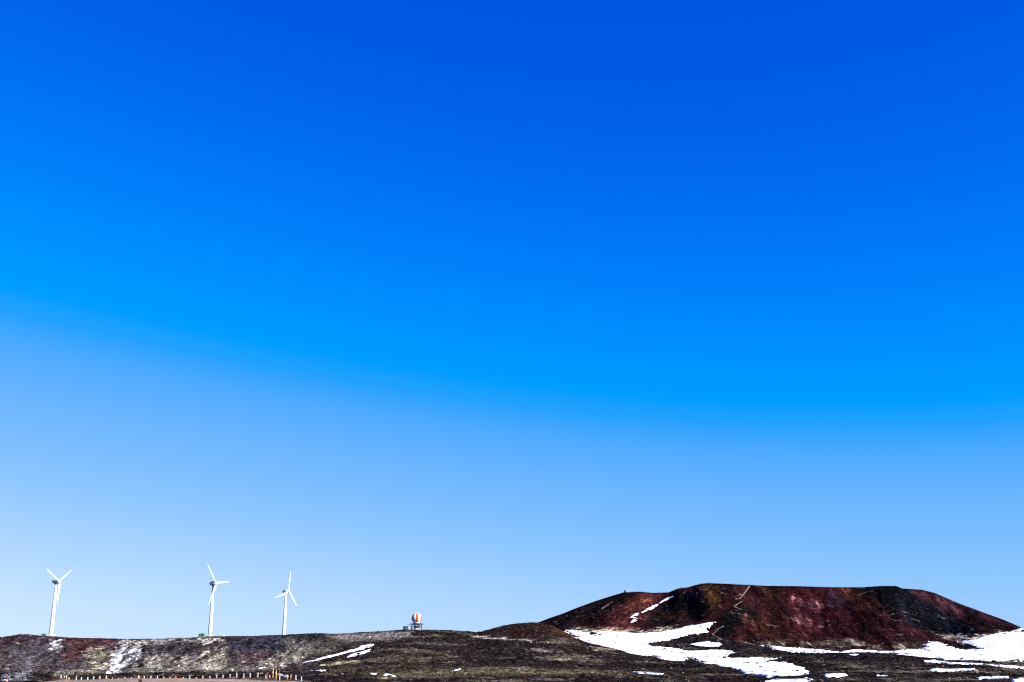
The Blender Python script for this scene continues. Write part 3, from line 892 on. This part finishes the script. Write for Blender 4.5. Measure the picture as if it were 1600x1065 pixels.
def cabinet(px, d, w, h, label, mat='green'):
    p = at(px, d, 992)
    root = empty('electrical_cabinet', p, math.radians(-12))
    tag(root, label, 'cabinet', 'green cabinets by the turbines')
    MB().box((0, 0, .02), (w + .15, w * .8 + .15, .5)).build('plinth', 'concrete', root)
    MB().box((0, 0, .27 + h / 2), (w, w * .8, h), 0, .04).build('body', mat, root)
    MB().box((0, 0, .27 + h + .07), (w + .2, w * .8 + .2, .12), 0, .03).build('roof', 'dgreen', root)
    for s in (-1, 1):
        dr = MB().box((s * w * .235, -w * .4 - .025, .3 + h / 2), (w * .44, .04, h * .86), 0, .01).build('door', mat, root)
        MB().box((s * w * .05, -w * .4 - .06, .3 + h / 2), (.05, .05, .22)).build('handle', 'dsteel', dr)


cabinet(65.6, 911, .9, .9, 'small green cabinet furthest left beside the leftmost turbine')
cabinet(69.6, 911, 1.7, 1.15, 'wider green cabinet between a small one and the leftmost turbine')
cabinet(312.2, 911, 1.3, 1.9, 'narrow green cabinet furthest left beside the middle turbine')
cabinet(316.8, 911, 2.1, 1.9, 'wide green cabinet nearest the middle turbine')


def barrier(px, d, w, label):
    p = at(px, d, 992)
    root = empty('yellow_barrier', p)
    tag(root, label, 'barrier', 'yellow barriers by the turbines')
    for x in (-w / 2, w / 2):
        MB().bar((x, 0, -.3), (x, 0, .95), .07, 10).build('post', 'yellow', root, 40)
    for z in (.5, .9):
        MB().box((0, 0, z), (w, .06, .14), 0, .02).build('rail', 'yellow', root)


barrier(74.6, 910, 1.9, 'low yellow barrier beside the leftmost turbine')
barrier(322.5, 910, 1.7, 'low yellow barrier beside the middle turbine')
p = at(349.6, 911, 992)
root = tag(empty('equipment_case', p, .3), 'small pale case on the crest right of the middle turbine', 'case')
MB().box((0, 0, .35), (1.2, .8, .8), 0, .05).build('body', 'pink', root)
MB().box((0, 0, .80), (1.28, .88, .12), 0, .03).build('lid', 'white', root)
for s in (-.4, .4):
    MB().box((s, 0, -.12), (.12, .8, .2)).build('skid', 'dsteel', root)

# ------------------------------------------------------------------ radome
p = at(651, 1000, 983)
rr = tag(empty('radome', p), 'orange and white striped radome ball on a steel platform', 'radome')
RB, CZ = 4.3, 9.0
to_cam = math.atan2(-p.y, -p.x)
NG = 12
lat0 = math.radians(-52)
for g in range(NG):
    b = MB()
    a0 = to_cam + math.radians(3) + (g - .5) * 2 * math.pi / NG
    grid = []
    for i in range(13):
        la = lat0 + (math.pi / 2 - lat0) * i / 12
        row = []
        for j in range(5):
            lo = a0 + .004 + (2 * math.pi / NG - .008) * j / 4
            rad = RB * (1 + .0) - (.035 if j in (0, 4) else 0)
            row.append(b.bm.verts.new((rad * math.cos(la) * math.cos(lo), rad * math.cos(la) * math.sin(lo), CZ + rad * math.sin(la))))
        grid.append(row)
    for i in range(12):
        for j in range(4):
            b.bm.faces.new((grid[i][j], grid[i][j + 1], grid[i + 1][j + 1], grid[i + 1][j]))
    bmesh.ops.remove_doubles(b.bm, verts=b.bm.verts, dist=.002)
    b.build('shell_panel', 'domeo' if g % 2 == 0 else 'domew', rr, 60)
zb = CZ + RB * math.sin(lat0)
rb = RB * math.cos(lat0)
MB().lathe([(rb - .1, zb - .5), (rb + .12, zb - .5), (rb + .12, zb + .12), (rb - .1, zb + .2)], 40).build('base_ring', 'domew', rr, 30)
MB().lathe([(rb - .4, zb - 1.3), (rb + .55, zb - 1.3), (rb + .55, zb - .52), (rb - .4, zb - .52)], 16).build('ring_beam', 'dsteel', rr, 30)
deck = MB().lathe([(5.6, zb - 1.75), (5.6, zb - 1.45)], 8, Matrix.Rotation(math.pi / 8, 4, 'Z')).build('platform', 'steel', rr)
rl = MB()
for k in range(8):
    a, b_n = math.pi / 8 + k * math.pi / 4, math.pi / 8 + (k + 1) * math.pi / 4
    P = Vector((5.45 * math.cos(a), 5.45 * math.sin(a), zb - 1.5))
    Q = Vector((5.45 * math.cos(b_n), 5.45 * math.sin(b_n), zb - 1.5))
    for h in (.55, 1.1):
        rl.bar(P + Vector((0, 0, h)), Q + Vector((0, 0, h)), .06)
    for f in (0, .5):
        T = P.lerp(Q, f)
        rl.bar(T, T + Vector((0, 0, 1.1)), .06)
rl.build('railing', 'steel', deck)
for k in range(8):
    a = math.pi / 8 + k * math.pi / 4
    MB().bar((4.6 * math.cos(a), 4.6 * math.sin(a), -.9), (4.4 * math.cos(a), 4.4 * math.sin(a), zb - 1.6), .2, 8).build('leg', 'steel', rr, 40)
for k in range(8):
    a, b_n = math.pi / 8 + k * math.pi / 4, math.pi / 8 + (k + 1) * math.pi / 4
    c = MB()
    lo, hi = .3, zb - 1.8
    c.bar((4.55 * math.cos(a), 4.55 * math.sin(a), lo), (4.42 * math.cos(b_n), 4.42 * math.sin(b_n), hi), .1)
    c.bar((4.55 * math.cos(b_n), 4.55 * math.sin(b_n), lo), (4.42 * math.cos(a), 4.42 * math.sin(a), hi), .1)
    c.build('cross_brace', 'steel', rr)
MB().box((0, 0, 2.0), (3.6, 3.2, 2.1), .4, .05).build('equipment_room', 'dsteel', rr)
st = MB()
for k in range(9):
    st.box((6.4 - k * .0 + 2.2 - k * .3, -1.2, .1 + k * .42), (.34, 1.0, .08))
st.bar((8.7, -1.7, .2), (6.0, -1.7, 4.3), .08)
st.bar((8.7, -.7, .2), (6.0, -.7, 4.3), .08)
st.build('stair', 'steel', rr)
st = MB()
st.box((-6.4, 0, zb - 1.6), (2.4, 1.4, .16))
st.bar((-7.5, 0, zb - 1.6), (-4.5, 0, zb - 3.4), .1)
st.bar((-7.4, .6, zb - 1.5), (-7.4, .6, zb - .3), .06)
st.bar((-7.4, -.6, zb - 1.5), (-7.4, -.6, zb - .3), .06)
st.build('side_landing', 'steel', rr)


def hut(px, d, py, w, dp, h, wall, roofm, label, name='hut', rz=.1, win=True):
    p = at(px, d, py)
    r = tag(empty(name, p, rz), label, 'hut')
    MB().box((0, 0, h / 2 - .5), (w, dp, h + 1.0), 0, .04).build('wall', wall, r)
    MB().box((0, 0, h + .1), (w + .3, dp + .3, .22), 0, .04).build('roof', roofm, r)
    dr = MB().box((w * .22, -dp / 2 - .03, h * .42), (w * .24, .06, h * .8)).build('door', 'door', r)
    MB().box((w * .14, -dp / 2 - .09, h * .42), (.08, .06, .12)).build('handle', 'dsteel', dr)
    if win:
        f = MB().box((-w * .22, -dp / 2 - .03, h * .6), (w * .28, .06, h * .34)).build('window', 'steel', r)
        MB().box((-w * .22, -dp / 2 - .07, h * .6), (w * .24, .03, h * .28)).build('pane', 'rubber', f)
    return r


hut(633.6, 993, 982, 3.9, 3.0, 2.3, 'hut', 'hutroof', 'low dark blue hut on the ridge left of the radome')
hut(653.8, 991, 983, 3.0, 2.2, 1.1, 'pink', 'domew', 'low pale shed at the foot of the radome platform', 'shed', 0, False)
hut(976.6, 1476, 923, 2.1, 2.0, 1.9, 'hut', 'hutroof', 'tiny dark hut on the left summit of the red hill', 'hut', .2, False)
p = at(979.6, 1476, 923)
r = tag(empty('water_tank', p), 'tiny pale tank beside the dark hut on the red hill', 'tank')
MB().lathe([(.8, -.5), (.85, .1), (.85, 1.3), (.6, 1.62), (.2, 1.75)], 18).build('body', 'pink', r, 30)
MB().lathe([(.2, 1.75), (.26, 1.78), (.26, 1.95), (.1, 2.0)], 12).build('hatch', 'domew', r, 30)
p = at(982, 1478, 923)
r = tag(empty('radio_mast', p), 'thin tall mast on the left summit of the red hill', 'mast')
b = MB()
b.lathe([(.13, -.6), (.12, 8), (.08, 16.5)], 8)
b.build('pole', 'post', r, 40)
for k in range(3):
    a = k * 2.094 + .5
    MB().bar((0, 0, 12), (6 * math.cos(a), 6 * math.sin(a), -1.5), .012).build('guy_wire', 'steel', r)
MB().bar((-.7, 0, 15.2), (.7, 0, 15.2), .07).build('antenna_arm', 'steel', r)

# ------------------------------------------------------------------ posts, stakes and flags at the back of the gravel
EDGE = [(0, 1064.5), (60, 1063), (120, 1060), (200, 1058.4), (280, 1058.6), (360, 1061), (440, 1064), (500, 1066)]


def edge_spot(px, back=-1.5):
    a, _ = ray(px, 1058)
    dd = float(np.interp(a, AZ[:NIN], k_edge[1][:NIN])) + back
    return ground(dd, float(a))


def post_proto(h):
    r = empty('marker_post', (0, 0, 0))
    MB().lathe([(.30, -.35), (.30, .06), (.24, .1)], 10).build('footing', 'concrete', r, 30)
    MB().lathe([(.17, .05), (.155, h - .2), (.20, h - .16), (.21, h - .02), (.12, h + .06), (0, h + .08)], 12).build('shaft', 'post', r, 40)
    return r


POSTS = [95, 100, 107.5, 119, 127, 137, 146, 155.6, 166, 175.4, 185.4, 194.6, 205, 217, 225, 235.4, 245.6, 255.6, 265.4, 286, 296, 306.6, 316.6, 327.5,
         338, 348, 359, 369.5, 380.4, 390.6, 402.5, 415, 437, 462, 471]
NEARBY = {95: 'first white post at the left end of the row', 100: 'second white post of the row, left of an orange marker',
          107.5: 'third white post of the row, right of an orange marker', 217: 'white post right of the tilted orange marker', 205: 'white post left of the tilted orange marker',
          265.4: 'white post left of the orange drum-like marker', 286: 'white post right of the orange drum-like marker', 415: 'white post under the red ball-topped marker',
          437: 'white post right of the two tall yellow stakes', 462: 'next to last white post at the right end of the row', 471: 'last white post at the right end of the row'}
protos = [post_proto(.6), post_proto(.75), post_proto(.95)]
usedp = [False] * 3
ordn = 'first second third fourth fifth sixth seventh eighth ninth tenth eleventh twelfth thirteenth fourteenth fifteenth sixteenth seventeenth'.split()
run, last = 0, 'left end of the row'
for n_, px in enumerate(POSTS):
    k = 2 if px > 355 else (1 if px in (119, 166, 194.6) or px > 290 else 0)
    o = copy_tree(protos[k]) if usedp[k] else protos[k]
    usedp[k] = True
    o.location = edge_spot(px, -2.0 + random.uniform(-.3, .3))
    o.rotation_euler = (random.uniform(-.05, .05), random.uniform(-.05, .05), random.uniform(0, 6))
    if px < 112:
        lab = NEARBY[px]
    elif px < 214:
        run = n_ - 2
        lab = f'white post on the gravel edge, {ordn[run - 1]} right of the third in the row' if px != 205 else NEARBY[px]
    elif px < 274:
        run = n_ - POSTS.index(217)
        lab = NEARBY.get(px) or f'white post on the gravel edge, {ordn[run - 1]} after the one right of the tilted orange marker'
    elif px < 415:
        run = n_ - POSTS.index(286)
        lab = NEARBY.get(px) or f'white post on the gravel edge, {ordn[run - 1]} after the one right of the orange drum'
    else:
        lab = NEARBY[px]
    tag(o, lab, 'post', 'white posts along the gravel edge')


def stake(px, h, label, mat='yellow', group='yellow stakes', back=-2.5, w=.13):
    r = tag(empty('stake', edge_spot(px, back), .3), label, 'stake', group)
    r.rotation_euler = (0, random.uniform(-.04, .04), .3)
    MB().box((0, 0, h / 2 - .2), (w, w, h + .4), 0, .02).build('shaft', mat, r)
    MB().lathe([(w * .8, h), (w * .8, h + .06), (0, h + .18)], 4, Matrix.Rotation(math.pi / 4, 4, 'Z')).build('tip', mat, r)
    MB().box((0, -.005, h * .68), (w * 1.3, w * 1.3, .22)).build('band', 'white' if mat == 'yellow' else 'red', r)


stake(426.4, 1.95, 'left of the two tall yellow stakes on the gravel edge', w=.17)
stake(431.4, 2.0, 'right of the two tall yellow stakes on the gravel edge', w=.19)
stake(448.6, 1.0, 'left of the two short yellow stakes right of the tall ones', w=.12)
stake(454.4, 1.05, 'right of the two short yellow stakes right of the tall ones', w=.12)
stake(436.6, 1.3, 'lone thin orange stake behind the tall yellow ones', 'orange', 'orange markers', 45.0, .12)


def cone(px, h, label, tilt=0.0, back=-3.0, form='post'):
    r = tag(empty('orange_marker', edge_spot(px, back)), label, 'marker', 'orange markers')
    r.rotation_euler = (0, tilt, 0)
    if form == 'drum':
        MB().lathe([(.34, -.1), (.34, .1), (.30, .12), (.30, h * .5), (.26, h * .52), (.24, h), (0, h + .03)], 16).build('body', 'orange', r, 30)
        MB().lathe([(.31, h * .25), (.315, h * .27), (.315, h * .42), (.31, h * .44)], 16).build('band', 'white', r, 30)
    else:
        MB().box((0, 0, .0), (.5, .5, .1), .2, .02).build('base', 'rubber', r)
        MB().lathe([(.22, .04), (.17, h * .5), (.13, h), (0, h + .03)], 14).build('body', 'orange', r, 30)
        MB().lathe([(.165, h * .62), (.172, h * .64), (.168, h * .78), (.155, h * .8)], 14).build('band', 'white', r, 30)


cone(11.3, .85, 'orange marker alone near the lower left corner')
cone(103.4, .95, 'orange marker between the second and third white posts')
cone(214.4, 1.15, 'orange marker leaning over between white posts', .35)
cone(274, .9, 'squat orange drum-like marker among the white posts', 0, -3, 'drum')
cone(421.2, .75, 'short orange marker just left of the tall yellow stakes', -.1)
r = tag(empty('ball_marker', edge_spot(417.2, -2.2)), 'thin marker with a red ball top left of the yellow stakes', 'marker')
MB().bar((0, 0, -.3), (0, 0, 1.15), .05, 8).build('pole', 'post', r, 40)
MB().lathe([(0, 1.0), (.16, 1.05), (.23, 1.23), (.16, 1.41), (0, 1.46)], 14).build('ball', 'red', r, 60)

# tyre on the gravel, cut by the lower edge of the picture
r = tag(empty('tyre', hit(219, 1064.6) + Vector((0, 0, .22))), 'black tyre standing on the tan gravel at the bottom edge', 'tyre')
tz = Matrix.Rotation(math.pi / 2, 4, 'X') @ Matrix.Rotation(.2, 4, 'Y')
prof = [(.17, -.11), (.29, -.12), (.34, -.08), (.35, 0), (.34, .08), (.29, .12), (.17, .11)]
MB().lathe(prof, 26, tz).build('tread', 'rubber', r, 40)
MB().lathe([(.0, -.08), (.16, -.09), (.165, .0), (.16, .09), (.0, .08)], 20, tz).build('rim', 'dsteel', r, 40)


def boulder(px, py, s, colr, label):
    p = hit(px, py)
    bm_ = bmesh.new()
    bmesh.ops.create_icosphere(bm_, subdivisions=3, radius=1)
    for v in bm_.verts:
        n_ = float(fbm(np.array([v.co.x * 1.3 + px]), np.array([v.co.y * 1.3 + v.co.z * 1.7]), 5, 3)[0])
        v.co *= 1 + .45 * n_
        v.co.x *= s[0]
        v.co.y *= s[1]
        v.co.z *= s[2]
    me = bpy.data.meshes.new('boulder')
    bm_.to_mesh(me)
    bm_.free()
    m_ = plain_mat('pale boulder rock', colr, .9, .4, 2)
    me.materials.append(m_)
    o = bpy.data.objects.new('boulder', me)
    o.location = p + Vector((0, 0, s[2] * .35))
    COL.objects.link(o)
    tag(o, label, 'boulder')


boulder(362.6, 1047.6, (.5, .5, .45), (.5, .45, .33), 'pale boulder on the dark bank above the white posts')
boulder(437, 1055.5, (1.0, .7, .5), (.28, .28, .29), 'large grey-white boulder behind the right yellow stakes')
boulder(446, 1057.5, (.7, .6, .45), (.26, .26, .27), 'smaller grey boulder right of the large one by the yellow stakes')
boulder(155, 1046, (.7, .6, .8), (.6, .58, .52), 'whitish rock on the tan scree under the left ridge')


def flag(px, py, h, label):
    r = tag(empty('route_flag', hit(px, py)), label, 'flag', 'red route flags on the lava plain')
    MB().bar((0, 0, -.3), (0, 0, h), .045, 6).build('cane', 'bamboo', r)
    b = MB()
    n = 6
    top = [b.bm.verts.new((.02 + .75 * i / n, .09 * math.sin(i * 1.3), h - .03 - .04 * i / n)) for i in range(n + 1)]
    bot = [b.bm.verts.new((.02 + .75 * i / n, .09 * math.sin(i * 1.3 + .4), h - .62 + .04 * i / n)) for i in range(n + 1)]
    for i in range(n):
        b.bm.faces.new((top[i], top[i + 1], bot[i + 1], bot[i]))
    bmesh.ops.solidify(b.bm, geom=b.bm.faces[:], thickness=.02)
    b.build('cloth', 'red', r, 60)


flag(1406.5, 1036.5, 1.5, 'faint red flag furthest left of the three on the lava plain')
flag(1426.3, 1042.5, 1.5, 'brightest red flag, middle of the three on the lava plain')
flag(1472.6, 1043.2, 1.3, 'small red flag furthest right, beside a snow strip')
bpy.context.view_layer.update()
